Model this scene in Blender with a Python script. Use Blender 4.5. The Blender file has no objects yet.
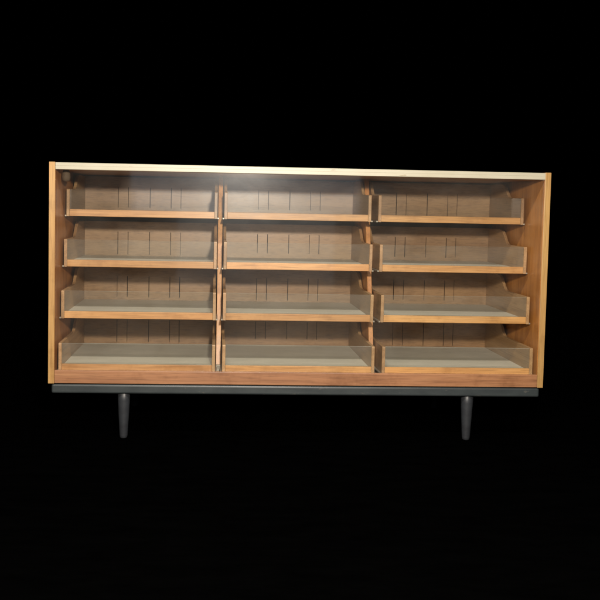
import bpy, bmesh, math, random
from mathutils import Vector, Matrix

random.seed(7)
scn = bpy.context.scene
COL = scn.collection

# ------------------------------------------------------------------ materials
def new_mat(name):
    m = bpy.data.materials.new(name)
    m.use_nodes = True
    nt = m.node_tree
    nt.nodes.clear()
    out = nt.nodes.new('ShaderNodeOutputMaterial')
    return m, nt, out

def N(nt, kind, **kw):
    n = nt.nodes.new(kind)
    for k, v in kw.items():
        if k.startswith('i_'):
            n.inputs[k[2:].replace('_', ' ')].default_value = v
        else:
            setattr(n, k, v)
    return n

def ramp(nt, stops):
    r = nt.nodes.new('ShaderNodeValToRGB')
    el = r.color_ramp.elements
    while len(el) < len(stops):
        el.new(0.5)
    for e, (p, c) in zip(el, stops):
        e.position = p
        e.color = (*c, 1) if len(c) == 3 else c
    return r

def wood(name, dark, mid, light, axis='X', rough=0.42, fine=1.0, wear=0.0, coat=0.12, fleck=9, figure=1.1):
    """Grain running along `axis` of the object, every object shifted by its random number."""
    m, nt, out = new_mat(name)
    L = nt.links.new
    tc = N(nt, 'ShaderNodeTexCoord')
    oi = N(nt, 'ShaderNodeObjectInfo')
    off = N(nt, 'ShaderNodeVectorMath', operation='SCALE')
    cmb = N(nt, 'ShaderNodeCombineXYZ', i_X=17.3, i_Y=9.1, i_Z=23.7)
    L(cmb.outputs[0], off.inputs[0]); L(oi.outputs['Random'], off.inputs['Scale'])
    add = N(nt, 'ShaderNodeVectorMath', operation='ADD')
    L(tc.outputs['Object'], add.inputs[0]); L(off.outputs[0], add.inputs[1])
    def stretched(s_along, s_across):
        mp = N(nt, 'ShaderNodeMapping')
        s = [s_across] * 3
        s['XYZ'.index(axis)] = s_along
        mp.inputs['Scale'].default_value = s
        L(add.outputs[0], mp.inputs['Vector'])
        return mp
    # broad figure
    mp1 = stretched(figure, 14)
    n1 = N(nt, 'ShaderNodeTexNoise', i_Scale=1.6, i_Detail=4.0, i_Roughness=0.55, i_Distortion=0.7)
    L(mp1.outputs[0], n1.inputs['Vector'])
    r1 = ramp(nt, [(0.28, dark), (0.5, mid), (0.75, light)])
    L(n1.outputs['Fac'], r1.inputs['Fac'])
    # fine pores
    mp2 = stretched(fleck, 330 * fine)
    n2 = N(nt, 'ShaderNodeTexNoise', i_Scale=1.0, i_Detail=3.0, i_Roughness=0.6)
    L(mp2.outputs[0], n2.inputs['Vector'])
    r2 = ramp(nt, [(0.33, (0.50, 0.46, 0.42)), (0.52, (1, 1, 1))])
    L(n2.outputs['Fac'], r2.inputs['Fac'])
    mul = N(nt, 'ShaderNodeMix', data_type='RGBA', blend_type='MULTIPLY')
    mul.inputs['Factor'].default_value = 0.6
    L(r1.outputs[0], mul.inputs['A']); L(r2.outputs[0], mul.inputs['B'])
    # object to object tone
    tone = N(nt, 'ShaderNodeMapRange')
    tone.inputs['To Min'].default_value = 0.82; tone.inputs['To Max'].default_value = 1.14
    L(oi.outputs['Random'], tone.inputs['Value'])
    hsv = N(nt, 'ShaderNodeHueSaturation')
    hue = N(nt, 'ShaderNodeMapRange')
    hue.inputs['To Min'].default_value = 0.505; hue.inputs['To Max'].default_value = 0.498
    sep = N(nt, 'ShaderNodeMath', operation='FRACT'); k7 = N(nt, 'ShaderNodeMath', operation='MULTIPLY')
    k7.inputs[1].default_value = 7.31
    L(oi.outputs['Random'], k7.inputs[0]); L(k7.outputs[0], sep.inputs[0]); L(sep.outputs[0], hue.inputs['Value'])
    L(hue.outputs[0], hsv.inputs['Hue'])
    L(tone.outputs[0], hsv.inputs['Value']); L(mul.outputs['Result'], hsv.inputs['Color'])
    col = hsv.outputs[0]
    # scuffs and stains with their own shape
    n3 = N(nt, 'ShaderNodeTexNoise', i_Scale=7.0, i_Detail=6.0, i_Roughness=0.7)
    L(add.outputs[0], n3.inputs['Vector'])
    r3 = ramp(nt, [(0.36, (0.55, 0.48, 0.42)), (0.5, (1, 1, 1))])
    L(n3.outputs['Fac'], r3.inputs['Fac'])
    m3 = N(nt, 'ShaderNodeMix', data_type='RGBA', blend_type='MULTIPLY')
    m3.inputs['Factor'].default_value = 0.35 + wear
    L(col, m3.inputs['A']); L(r3.outputs[0], m3.inputs['B'])
    b = N(nt, 'ShaderNodeBsdfPrincipled')
    L(m3.outputs['Result'], b.inputs['Base Color'])
    rr = N(nt, 'ShaderNodeMapRange')
    rr.inputs['To Min'].default_value = rough - 0.10; rr.inputs['To Max'].default_value = rough + 0.14
    L(n3.outputs['Fac'], rr.inputs['Value']); L(rr.outputs[0], b.inputs['Roughness'])
    b.inputs['Coat Weight'].default_value = coat
    b.inputs['Coat Roughness'].default_value = 0.3
    bp = N(nt, 'ShaderNodeBump', i_Strength=0.10, i_Distance=0.0006)
    L(n2.outputs['Fac'], bp.inputs['Height']); L(bp.outputs[0], b.inputs['Normal'])
    L(b.outputs[0], out.inputs['Surface'])
    return m

def painted(name, c1, c2, rough, scale=18, chips=None, metal=0.0):
    m, nt, out = new_mat(name)
    L = nt.links.new
    tc = N(nt, 'ShaderNodeTexCoord')
    mp = N(nt, 'ShaderNodeMapping'); mp.inputs['Scale'].default_value = (0.35, 1, 1)
    L(tc.outputs['Object'], mp.inputs['Vector'])
    n1 = N(nt, 'ShaderNodeTexNoise', i_Scale=scale, i_Detail=6.0, i_Roughness=0.65)
    L(mp.outputs[0], n1.inputs['Vector'])
    r1 = ramp(nt, [(0.32, c1), (0.68, c2)])
    L(n1.outputs['Fac'], r1.inputs['Fac'])
    col = r1.outputs[0]
    if chips:
        n2 = N(nt, 'ShaderNodeTexNoise', i_Scale=scale * 3.1, i_Detail=5.0, i_Roughness=0.6)
        L(mp.outputs[0], n2.inputs['Vector'])
        r2 = ramp(nt, [(0.66, (0, 0, 0)), (0.70, (1, 1, 1))])
        L(n2.outputs['Fac'], r2.inputs['Fac'])
        mx = N(nt, 'ShaderNodeMix', data_type='RGBA')
        L(r2.outputs[0], mx.inputs['Factor']); L(col, mx.inputs['A'])
        mx.inputs['B'].default_value = (*chips, 1)
        col = mx.outputs['Result']
    b = N(nt, 'ShaderNodeBsdfPrincipled')
    L(col, b.inputs['Base Color'])
    b.inputs['Metallic'].default_value = metal
    rr = N(nt, 'ShaderNodeMapRange')
    rr.inputs['To Min'].default_value = rough - 0.08; rr.inputs['To Max'].default_value = rough + 0.12
    L(n1.outputs['Fac'], rr.inputs['Value']); L(rr.outputs[0], b.inputs['Roughness'])
    bp = N(nt, 'ShaderNodeBump', i_Strength=0.08, i_Distance=0.001)
    L(n1.outputs['Fac'], bp.inputs['Height']); L(bp.outputs[0], b.inputs['Normal'])
    L(b.outputs[0], out.inputs['Surface'])
    return m

def glass(name, dust_haze_lo, dust_haze_hi, tint, scale=5.0, smear=0.0):
    """thin sheet: clear, with its Fresnel reflection and a pale film of dust, painted reflection haze and wiped smears"""
    m, nt, out = new_mat(name)
    L = nt.links.new
    tr = N(nt, 'ShaderNodeBsdfTransparent'); tr.inputs['Color'].default_value = (*tint, 1)
    gl = N(nt, 'ShaderNodeBsdfGlossy'); gl.inputs['Roughness'].default_value = 0.05
    fr = N(nt, 'ShaderNodeFresnel')
    geo = N(nt, 'ShaderNodeNewGeometry')               # a thin sheet: both faces reflect alike
    ior = N(nt, 'ShaderNodeMapRange')
    ior.inputs['To Min'].default_value = 1.5; ior.inputs['To Max'].default_value = 1 / 1.5
    L(geo.outputs['Backfacing'], ior.inputs['Value']); L(ior.outputs[0], fr.inputs['IOR'])
    mx = N(nt, 'ShaderNodeMixShader')
    refl = gl
    if smear:                                          # wiped, greasy film: part of the reflection is blurred
        g2 = N(nt, 'ShaderNodeBsdfGlossy'); g2.inputs['Roughness'].default_value = 0.25
        refl = N(nt, 'ShaderNodeMixShader'); refl.inputs[0].default_value = smear
        L(gl.outputs[0], refl.inputs[1]); L(g2.outputs[0], refl.inputs[2])
        smear_fac = refl.inputs[0]
    L(fr.outputs[0], mx.inputs[0]); L(tr.outputs[0], mx.inputs[1]); L(refl.outputs[0], mx.inputs[2])
    df = N(nt, 'ShaderNodeBsdfDiffuse'); df.inputs['Color'].default_value = (0.74, 0.70, 0.64, 1)  # pale diffuse colour: dust, plus reflected haze painted on
    tc = N(nt, 'ShaderNodeTexCoord')
    oi = N(nt, 'ShaderNodeObjectInfo')
    add = N(nt, 'ShaderNodeVectorMath', operation='ADD')
    sc = N(nt, 'ShaderNodeVectorMath', operation='SCALE'); sc.inputs[0].default_value = (11.0, 5.0, 7.0)
    L(oi.outputs['Random'], sc.inputs['Scale'])
    L(tc.outputs['Object'], add.inputs[0]); L(sc.outputs[0], add.inputs[1])
    mp = N(nt, 'ShaderNodeMapping'); mp.inputs['Scale'].default_value = (0.7, 1, 1.5)
    mp.inputs['Rotation'].default_value = (0, 0.5, 0)
    L(add.outputs[0], mp.inputs['Vector'])
    n1 = N(nt, 'ShaderNodeTexNoise', i_Scale=scale, i_Detail=7.0, i_Roughness=0.68, i_Distortion=0.5)
    L(mp.outputs[0], n1.inputs['Vector'])
    mr = N(nt, 'ShaderNodeMapRange')
    mr.inputs['From Min'].default_value = 0.35; mr.inputs['From Max'].default_value = 0.7
    mr.inputs['To Min'].default_value = dust_haze_lo; mr.inputs['To Max'].default_value = dust_haze_hi
    L(n1.outputs['Fac'], mr.inputs['Value'])
    if smear:
        ms = N(nt, 'ShaderNodeMapRange')
        ms.inputs['From Min'].default_value = 0.34; ms.inputs['From Max'].default_value = 0.68
        ms.inputs['To Min'].default_value = smear * 0.7; ms.inputs['To Max'].default_value = smear * 1.3
        L(n1.outputs['Fac'], ms.inputs['Value']); L(ms.outputs[0], smear_fac)
    m2 = N(nt, 'ShaderNodeMixShader')
    L(mr.outputs[0], m2.inputs[0]); L(mx.outputs[0], m2.inputs[1]); L(df.outputs[0], m2.inputs[2])
    L(m2.outputs[0], out.inputs['Surface'])
    return m

M = {}
M['edge'] = wood('golden_oak_lipping', (0.317, 0.166, 0.049), (0.393, 0.218, 0.071), (0.452, 0.268, 0.093), 'Z', 0.45)
M['wall'] = wood('orange_teak_veneer', (0.275, 0.097, 0.022), (0.375, 0.143, 0.034), (0.463, 0.193, 0.052), 'Z', 0.38)
M['rail'] = wood('honey_oak_rail', (0.369, 0.169, 0.054), (0.461, 0.229, 0.079), (0.534, 0.287, 0.112), 'X', 0.42, wear=0.06, figure=1.7)
M['tray_side'] = wood('oak_tray_side', (0.274, 0.148, 0.063), (0.347, 0.198, 0.090), (0.410, 0.244, 0.117), 'Y', 0.45)
M['back'] = wood('brown_oak_ply', (0.250, 0.137, 0.061), (0.276, 0.154, 0.070), (0.307, 0.176, 0.081), 'X', 0.38, 0.75, 0.05, fleck=26)
M['slot_shade_ply'] = wood('shade_painted_ply', (0.035, 0.022, 0.014), (0.05, 0.032, 0.02), (0.065, 0.042, 0.027), 'X', 0.6)  # near-black colour paints in the shade seen through the tray slots
M['base_rail'] = wood('red_teak_rail', (0.226, 0.096, 0.041), (0.304, 0.138, 0.061), (0.366, 0.185, 0.085), 'X', 0.45, 0.8, 0.1)
M['divider'] = wood('golden_divider', (0.418, 0.157, 0.034), (0.517, 0.212, 0.050), (0.605, 0.276, 0.075), 'Z', 0.42)
M['lining'] = painted('grey_tray_lining', (0.507, 0.447, 0.364), (0.633, 0.558, 0.457), 0.5, 9)
M['cream'] = painted('cream_lipping', (0.334, 0.305, 0.221), (0.384, 0.354, 0.272), 0.4, 14, (0.275, 0.230, 0.151))
M['plinth'] = painted('blue_grey_paint', (0.023, 0.028, 0.030), (0.032, 0.039, 0.040), 0.38, 20, (0.061, 0.061, 0.056))
M['leg'] = painted('charcoal_paint', (0.020, 0.021, 0.024), (0.026, 0.029, 0.033), 0.4, 25)
M['metal'] = painted('pale_metal', (0.279, 0.244, 0.190), (0.351, 0.311, 0.251), 0.35, 30, None, 0.5)
M['block'] = painted('brown_fitting', (0.071, 0.044, 0.023), (0.091, 0.058, 0.031), 0.8, 30)
M['floor'] = painted('black_floor', (0.0003, 0.0003, 0.0003), (0.0006, 0.0006, 0.0006), 0.9)
M['floor'].node_tree.nodes['Principled BSDF'].inputs['Specular IOR Level'].default_value = 0.0
M['tray_glass'] = glass('dust_haze_tray_glass', 0.015, 0.045, (0.965, 0.98, 0.965), 6)  # pale film stands in for the room's haze reflected in the glass
M['clear_glass'] = glass('clear_tray_glass', 0.002, 0.016, (0.97, 0.98, 0.97), 6)
M['glass_edge'] = painted('ground_glass_edge', (0.600, 0.630, 0.555), (0.780, 0.810, 0.720), 0.4, 40)
M['pane'] = glass('case_glass', 0.000, 0.013, (0.985, 0.99, 0.985), 3, 0.085)

# ------------------------------------------------------------------ mesh helpers
def box(bm, x0, x1, y0, y1, z0, z1, bev=0.0, seg=2):
    vs = [bm.verts.new(p) for p in ((x0, y0, z0), (x1, y0, z0), (x1, y1, z0), (x0, y1, z0),
                                    (x0, y0, z1), (x1, y0, z1), (x1, y1, z1), (x0, y1, z1))]
    fs = [bm.faces.new([vs[i] for i in f]) for f in ((3, 2, 1, 0), (4, 5, 6, 7), (0, 1, 5, 4),
                                                    (1, 2, 6, 5), (2, 3, 7, 6), (3, 0, 4, 7))]
    if bev:
        es = list({e for f in fs for e in f.edges})
        bmesh.ops.bevel(bm, geom=es, offset=bev, segments=seg, affect='EDGES', profile=0.5)

def prism_x(bm, prof, x0, x1, bev=0.0):
    """closed (y, z) outline extruded from x0 to x1"""
    a = [bm.verts.new((x0, y, z)) for y, z in prof]
    b = [bm.verts.new((x1, y, z)) for y, z in prof]
    n = len(prof)
    f0 = bm.faces.new(a[::-1]); f1 = bm.faces.new(b)
    for i in range(n):
        j = (i + 1) % n
        bm.faces.new((a[i], a[j], b[j], b[i]))
    bmesh.ops.recalc_face_normals(bm, faces=bm.faces)
    if bev:
        es = [e for e in f0.edges] + [e for e in f1.edges]
        bmesh.ops.bevel(bm, geom=es, offset=bev, segments=1, affect='EDGES')

def obj(name, bm, mat, parent=None, loc=(0, 0, 0), smooth=False):
    me = bpy.data.meshes.new(name)
    bmesh.ops.recalc_face_normals(bm, faces=bm.faces)
    bm.to_mesh(me); bm.free()
    me.materials.append(M[mat])
    if smooth:
        for p in me.polygons:
            p.use_smooth = True
    o = bpy.data.objects.new(name, me)
    COL.objects.link(o)
    o.location = loc
    if parent:
        o.parent = parent
    return o

def one_box(name, mat, parent, *dims, bev=0.0012):
    """box built about its own centre so that the grain differs between pieces"""
    x0, x1, y0, y1, z0, z1 = dims
    c = ((x0 + x1) / 2, (y0 + y1) / 2, (z0 + z1) / 2)
    bm = bmesh.new()
    box(bm, x0 - c[0], x1 - c[0], y0 - c[1], y1 - c[1], z0 - c[2], z1 - c[2], bev)
    return obj(name, bm, mat, parent, c)

# ------------------------------------------------------------------ the floor
bm = bmesh.new()
g = 60
vs = [bm.verts.new(p) for p in ((-g, -g, 0), (g, -g, 0), (g, g, 0), (-g, g, 0))]
bm.faces.new(vs)
fl = obj('floor', bm, 'floor', None, (0, 0, 0.007))
fl['kind'] = 'structure'

# ------------------------------------------------------------------ the cabinet
cab = bpy.data.objects.new('display_cabinet', None)
COL.objects.link(cab)
cab['label'] = 'long honey oak shop cabinet with twelve glass-fronted trays in three columns on dark tapered legs'
cab['category'] = 'cabinet'

W2, XI, HT, HB, DEP = 0.915, 0.893, 1.0166, 0.2153, 0.585

for s in (-1, 1):
    # panel: veneered board with a golden lipping on its front edge
    a, b = sorted((s * W2, s * XI))
    p = one_box('side_panel', 'wall', cab, a, b, 0.0062, DEP, HB, HT)
    one_box('edge_lipping', 'edge', p, a, b, 0.0, 0.006, HB, HT, bev=0.0014).location -= p.location

top = one_box('top_board', 'wall', cab, -XI + .0005, XI - .0005, 0.0075, DEP, 0.9905, HT - .002)
bm = bmesh.new()
# cream lipping: two beads with a shallow groove between them
prof = [(0.0072, -.0125), (0.0012, -.0125), (0.0, -.0113), (0.0, -.0004), (0.0005, 0.0), (0.0005, .0006), (0.0, .0010),
        (0.0, .0113), (0.0012, .0125), (0.0072, .0125)]
prism_x(bm, prof, -XI + .0008, XI - .0008)
obj('edge_lipping', bm, 'cream', top, Vector((0, 0.0002, 1.0025)) - top.location)

one_box('bottom_board', 'wall', cab, -XI + .0005, XI - .0005, 0.021, DEP, 0.222, 0.240)
one_box('bottom_rail', 'base_rail', cab, -XI + .0004, XI - .0004, 0.0012, 0.0192, HB + .0010, 0.2632, bev=0.0018)
one_box('back_panel', 'slot_shade_ply', cab, -XI + .0005, XI - .0005, DEP - .008, DEP - .001, 0.2405, 0.990)

# dividers with the raked front edge that follows the steps of the trays
for xc in (-0.298, 0.295):
    def yf(z): return 0.291 + (z - 0.766) * 0.29
    bm = bmesh.new()
    z0, z1 = 0.2402, 0.9903
    zc = (z0 + z1) / 2
    prism_x(bm, [(yf(z0), z0 - zc), (DEP - .0085, z0 - zc), (DEP - .0085, z1 - zc), (yf(z1), z1 - zc)], -.009, .009, 0.0012)
    d = obj('divider', bm, 'divider', cab, (xc, 0, zc))
    one_box('lit_foot_edge', 'metal', d, -.008, .008, yf(z0) - .016, yf(z0) - .001, z0 + .0004 - zc, z0 + .026 - zc)  # added pale block, stands in for the divider's lit bottom edge

# small turned fitting under the top in the left front corner
bm = bmesh.new()
R = [(0.0, 0.011), (-.010, .0148), (-.028, .0170), (-.040, .0150), (-.047, .009)]
rings = []
for z, r in R:
    r *= 0.78; z *= 0.86
    rings.append([bm.verts.new((r * 1.2 * math.cos(t), r * math.sin(t), z)) for t in [i * math.tau / 24 for i in range(24)]])
for a, b in zip(rings, rings[1:]):
    for i in range(24):
        bm.faces.new((a[i], a[(i + 1) % 24], b[(i + 1) % 24], b[i]))
bm.faces.new(rings[0]); bm.faces.new(rings[-1][::-1])
obj('corner_fitting', bm, 'block', cab, (-0.868, 0.08, 0.9898), smooth=True)

# front pane standing on the bottom rail
bm = bmesh.new()
box(bm, -XI + .0012, XI - .0012, 0.0085, 0.0125, 0.2640, 0.9895)
obj('glass_pane', bm, 'pane', cab)

# base and legs
bm = bmesh.new()
box(bm, -.9035, .9035, 0.004, 0.572, -.0172, .0172, 0.007, 4)
obj('plinth', bm, 'plinth', cab, (0, 0, 0.1958))
for x, y in ((-0.6442, 0.036), (0.640, 0.036), (-0.650, 0.5326), (0.6505, 0.5326)):
    if True:
        bm = bmesh.new()
        P = [(0.1783, .0220), (0.1775, .0228), (0.150, .0220), (0.08, .0183), (0.020, .0149), (0.0115, .0138), (0.0085, .0118), (0.0072, .008)]
        rings = [[bm.verts.new((r * math.cos(t), r * math.sin(t), z)) for t in [i * math.tau / 40 for i in range(40)]] for z, r in P]
        for a, b in zip(rings, rings[1:]):
            for i in range(40):
                bm.faces.new((a[i], a[(i + 1) % 40], b[(i + 1) % 40], b[i]))
        bm.faces.new(rings[0]); bm.faces.new(rings[-1][::-1])
        obj('leg', bm, 'leg', cab, (x, y, 0), smooth=True)

# ------------------------------------------------------------------ the trays
YF = [0.1662, 0.1175, 0.0684, 0.0199]
ZB = [0.8205, 0.6322, 0.4447, 0.2572]
XS = [(-0.8816, -0.3107), (-0.2847, 0.2813), (0.3090, 0.8793)]
YB, LOW, HIGH, T = 0.541, 0.1035, 0.164, 0.0115
SLOT_X = [-.1345, -.0915, 0.0, 0.0890, 0.1305]          # about the tray's centre line

def side_profile(yk):
    """(y, z) outline: low in front, S-curve up to the high rear part"""
    p = [(yk, 0.0), (YB + .010, 0.0), (YB + .010, HIGH)]
    y0, y1 = 0.281, 0.392
    p += [(y1 + .012, HIGH), (y1 + .005, HIGH - .0008)]
    n = 18
    for i in range(n + 1):
        t = i / n
        u = t ** 0.9
        p.append((y1 + (y0 - y1) * t, LOW + (HIGH - .002 - LOW) * (1 - u * u * u * (u * (6 * u - 15) + 10))))
    p += [(yk + .004, LOW), (yk + .0012, LOW - .0010), (yk, LOW - .004)]
    return p

def slotted_back(w, h):
    """board with five real vertical slots cut through it"""
    bm = bmesh.new()
    th = 0.0095
    xs = [-w / 2]
    for s in SLOT_X:
        sw = random.uniform(.0009, .0017)
        xs += [s - sw, s + sw]
    xs.append(w / 2)
    zs = [0.0, random.uniform(.004, .028), LOW - random.uniform(.0195, .0225) + .0187, h]
    nx, nz = len(xs) - 1, len(zs) - 1
    def solid(i, j): return 0 <= i < nx and 0 <= j < nz and not (i % 2 == 1 and j == 1)
    cache = {}
    def v(x, y, z):
        k = (round(x, 6), round(y, 6), round(z, 6))
        if k not in cache: cache[k] = bm.verts.new(k)
        return cache[k]
    for i in range(nx):
        for j in range(nz):
            if not solid(i, j):
                continue
            xa, xb, za, zb = xs[i], xs[i + 1], zs[j], zs[j + 1]
            for y in (0.0, th):
                bm.faces.new((v(xa, y, za), v(xb, y, za), v(xb, y, zb), v(xa, y, zb)))
            for di, dj, p, q in ((-1, 0, (xa, za), (xa, zb)), (1, 0, (xb, za), (xb, zb)),
                                 (0, -1, (xa, za), (xb, za)), (0, 1, (xa, zb), (xb, zb))):
                if not solid(i + di, j + dj):
                    bm.faces.new((v(p[0], 0, p[1]), v(q[0], 0, q[1]), v(q[0], th, q[1]), v(p[0], th, p[1])))
    return bm

for r in range(4):
    yk, zk = YF[r], ZB[r]
    for c, (x0, x1) in enumerate(XS):
        xc, w = (x0 + x1) / 2, x1 - x0
        jy = random.uniform(-.0012, .0012)
        # the tray itself: its lined floor board
        bm = bmesh.new()
        box(bm, -w / 2 + T + .0004, w / 2 - T - .0004, yk + .0125, YB - .0004, .010, .0185)
        tray = obj('drawer', bm, 'lining', cab, (xc, jy, zk))
        tray.rotation_euler.z = random.uniform(-.0022, .0022)
        for s in (-1, 1):
            bm = bmesh.new()
            a, b = sorted((s * w / 2, s * (w / 2 - T)))
            m = (a + b) / 2
            prism_x(bm, side_profile(yk), a - m, b - m, 0.0008)
            obj('side_panel', bm, 'tray_side', tray, (m, 0, 0))
            # runner strip the tray slides on
            a, b = sorted((s * (w / 2 + .0004), s * (w / 2 + .0064)))
            bm = bmesh.new(); box(bm, a, b, yk + .003, YB, -.001, .0045, 0.0006)
            obj('runner', bm, 'metal', tray)
        bm = slotted_back(w - 2 * T - .0008, HIGH - .0185 - .0005)
        obj('back_panel', bm, 'back', tray, (0, YB, .0187))
        bm = bmesh.new(); box(bm, -w / 2 + T + .0003, w / 2 - T - .0003, -.0058, .0058, -.0130, .0130, 0.0012)
        obj('front_rail', bm, 'rail', tray, (0, yk + .0064, .0138))
        bm = bmesh.new(); box(bm, -w / 2 + T + .0004, w / 2 - T - .0004, yk + .0048, yk + .0082, .0272, LOW - .0015)
        gf = obj('glass_front', bm, 'tray_glass' if r else 'clear_glass', tray)
        gf.data.materials.append(M['glass_edge'])
        for p in gf.data.polygons:
            if p.normal.z > 0.9: p.material_index = 1

# ------------------------------------------------------------------ camera
def cam_axes(yaw, pitch, roll):
    cy, sy, cp, sp = math.cos(yaw), math.sin(yaw), math.cos(pitch), math.sin(pitch)
    f = Vector((sy * cp, cy * cp, -sp)); r = Vector((cy, -sy, 0)); u = r.cross(f)
    cr, sr = math.cos(roll), math.sin(roll)
    return f, cr * r + sr * u, cr * u - sr * r
f, r, u = cam_axes(0.0513, 0.0590, 0.0198)
cam = bpy.data.cameras.new('camera')
co = bpy.data.objects.new('camera', cam)
COL.objects.link(co)
m = Matrix.Identity(4)
for i in range(3):
    m[i][0], m[i][1], m[i][2] = r[i], u[i], -f[i]
m.translation = Vector((-0.3228, -3.0364, 0.872))
co.matrix_world = m
cam.sensor_width = 36.0
cam.lens = 837.02 / 600 * 36
cam.shift_x = (300 - 256.456) / 600
cam.shift_y = (255.683 - 300) / 600
cam.clip_start = 0.05; cam.clip_end = 500
scn.camera = co

# ------------------------------------------------------------------ light
def lamp(name, loc, target, power, shape, sx, sy=None, color=(1, 1, 1)):
    l = bpy.data.lights.new(name, 'AREA')
    l.shape = shape; l.size = sx
    if sy: l.size_y = sy
    l.energy = power; l.color = color
    o = bpy.data.objects.new(name, l)
    COL.objects.link(o)
    o.location = loc
    d = Vector(target) - Vector(loc)
    o.rotation_euler = d.to_track_quat('-Z', 'Y').to_euler()
    return o
lamp('front_lamp', (-0.12, -2.75, 1.31), (0, 0.2, 0.6), 108, 'DISK', 0.13, color=(1, 0.90, 0.78))
lamp('side_lamp', (-1.7, -2.6, 1.10), (0.1, 0.2, 0.6), 13, 'DISK', 0.25, color=(1, 0.90, 0.76))
lamp('ceiling_tube', (-0.2, -1.95, 2.70), (0, 0.2, 0.5), 82, 'RECTANGLE', 1.2, 0.12, (1, 0.95, 0.88))
lamp('soft_fill', (-0.6, -1.6, 3.0), (0, 0.2, 0.5), 6, 'RECTANGLE', 3.0, 1.6, (0.92, 0.96, 1.0))  # added overhead fill for soft ambient light, no such fixture known
def facing_panel(name, xa, xb, za, zb, y, L, color):
    o = lamp(name, ((xa + xb) / 2, y, (za + zb) / 2), ((xa + xb) / 2, 0, (za + zb) / 2), L * math.pi * (xb - xa) * (zb - za), 'RECTANGLE', xb - xa, zb - za, color)
facing_panel('window_light', -0.95, 0.78, 0.82, 1.30, -3.25, 0.66, (0.78, 0.88, 1.0))
facing_panel('haze_panel', -0.60, 0.60, 0.25, 0.84, -3.3, 0.32, (0.88, 0.96, 1.0))  # added dim panel, mirrored as haze in the front pane

# ------------------------------------------------------------------ world and colour
w = bpy.data.worlds.new('World')
scn.world = w
w.use_nodes = True
w.node_tree.nodes['Background'].inputs['Color'].default_value = (0, 0, 0, 1)
w.node_tree.nodes['Background'].inputs['Strength'].default_value = 0.0
scn.view_settings.view_transform = 'Standard'
scn.view_settings.look = 'None'
scn.view_settings.exposure = 0.0
scn.view_settings.gamma = 1.0
scn.cycles.transparent_max_bounces = 32
scn.cycles.max_bounces = 12
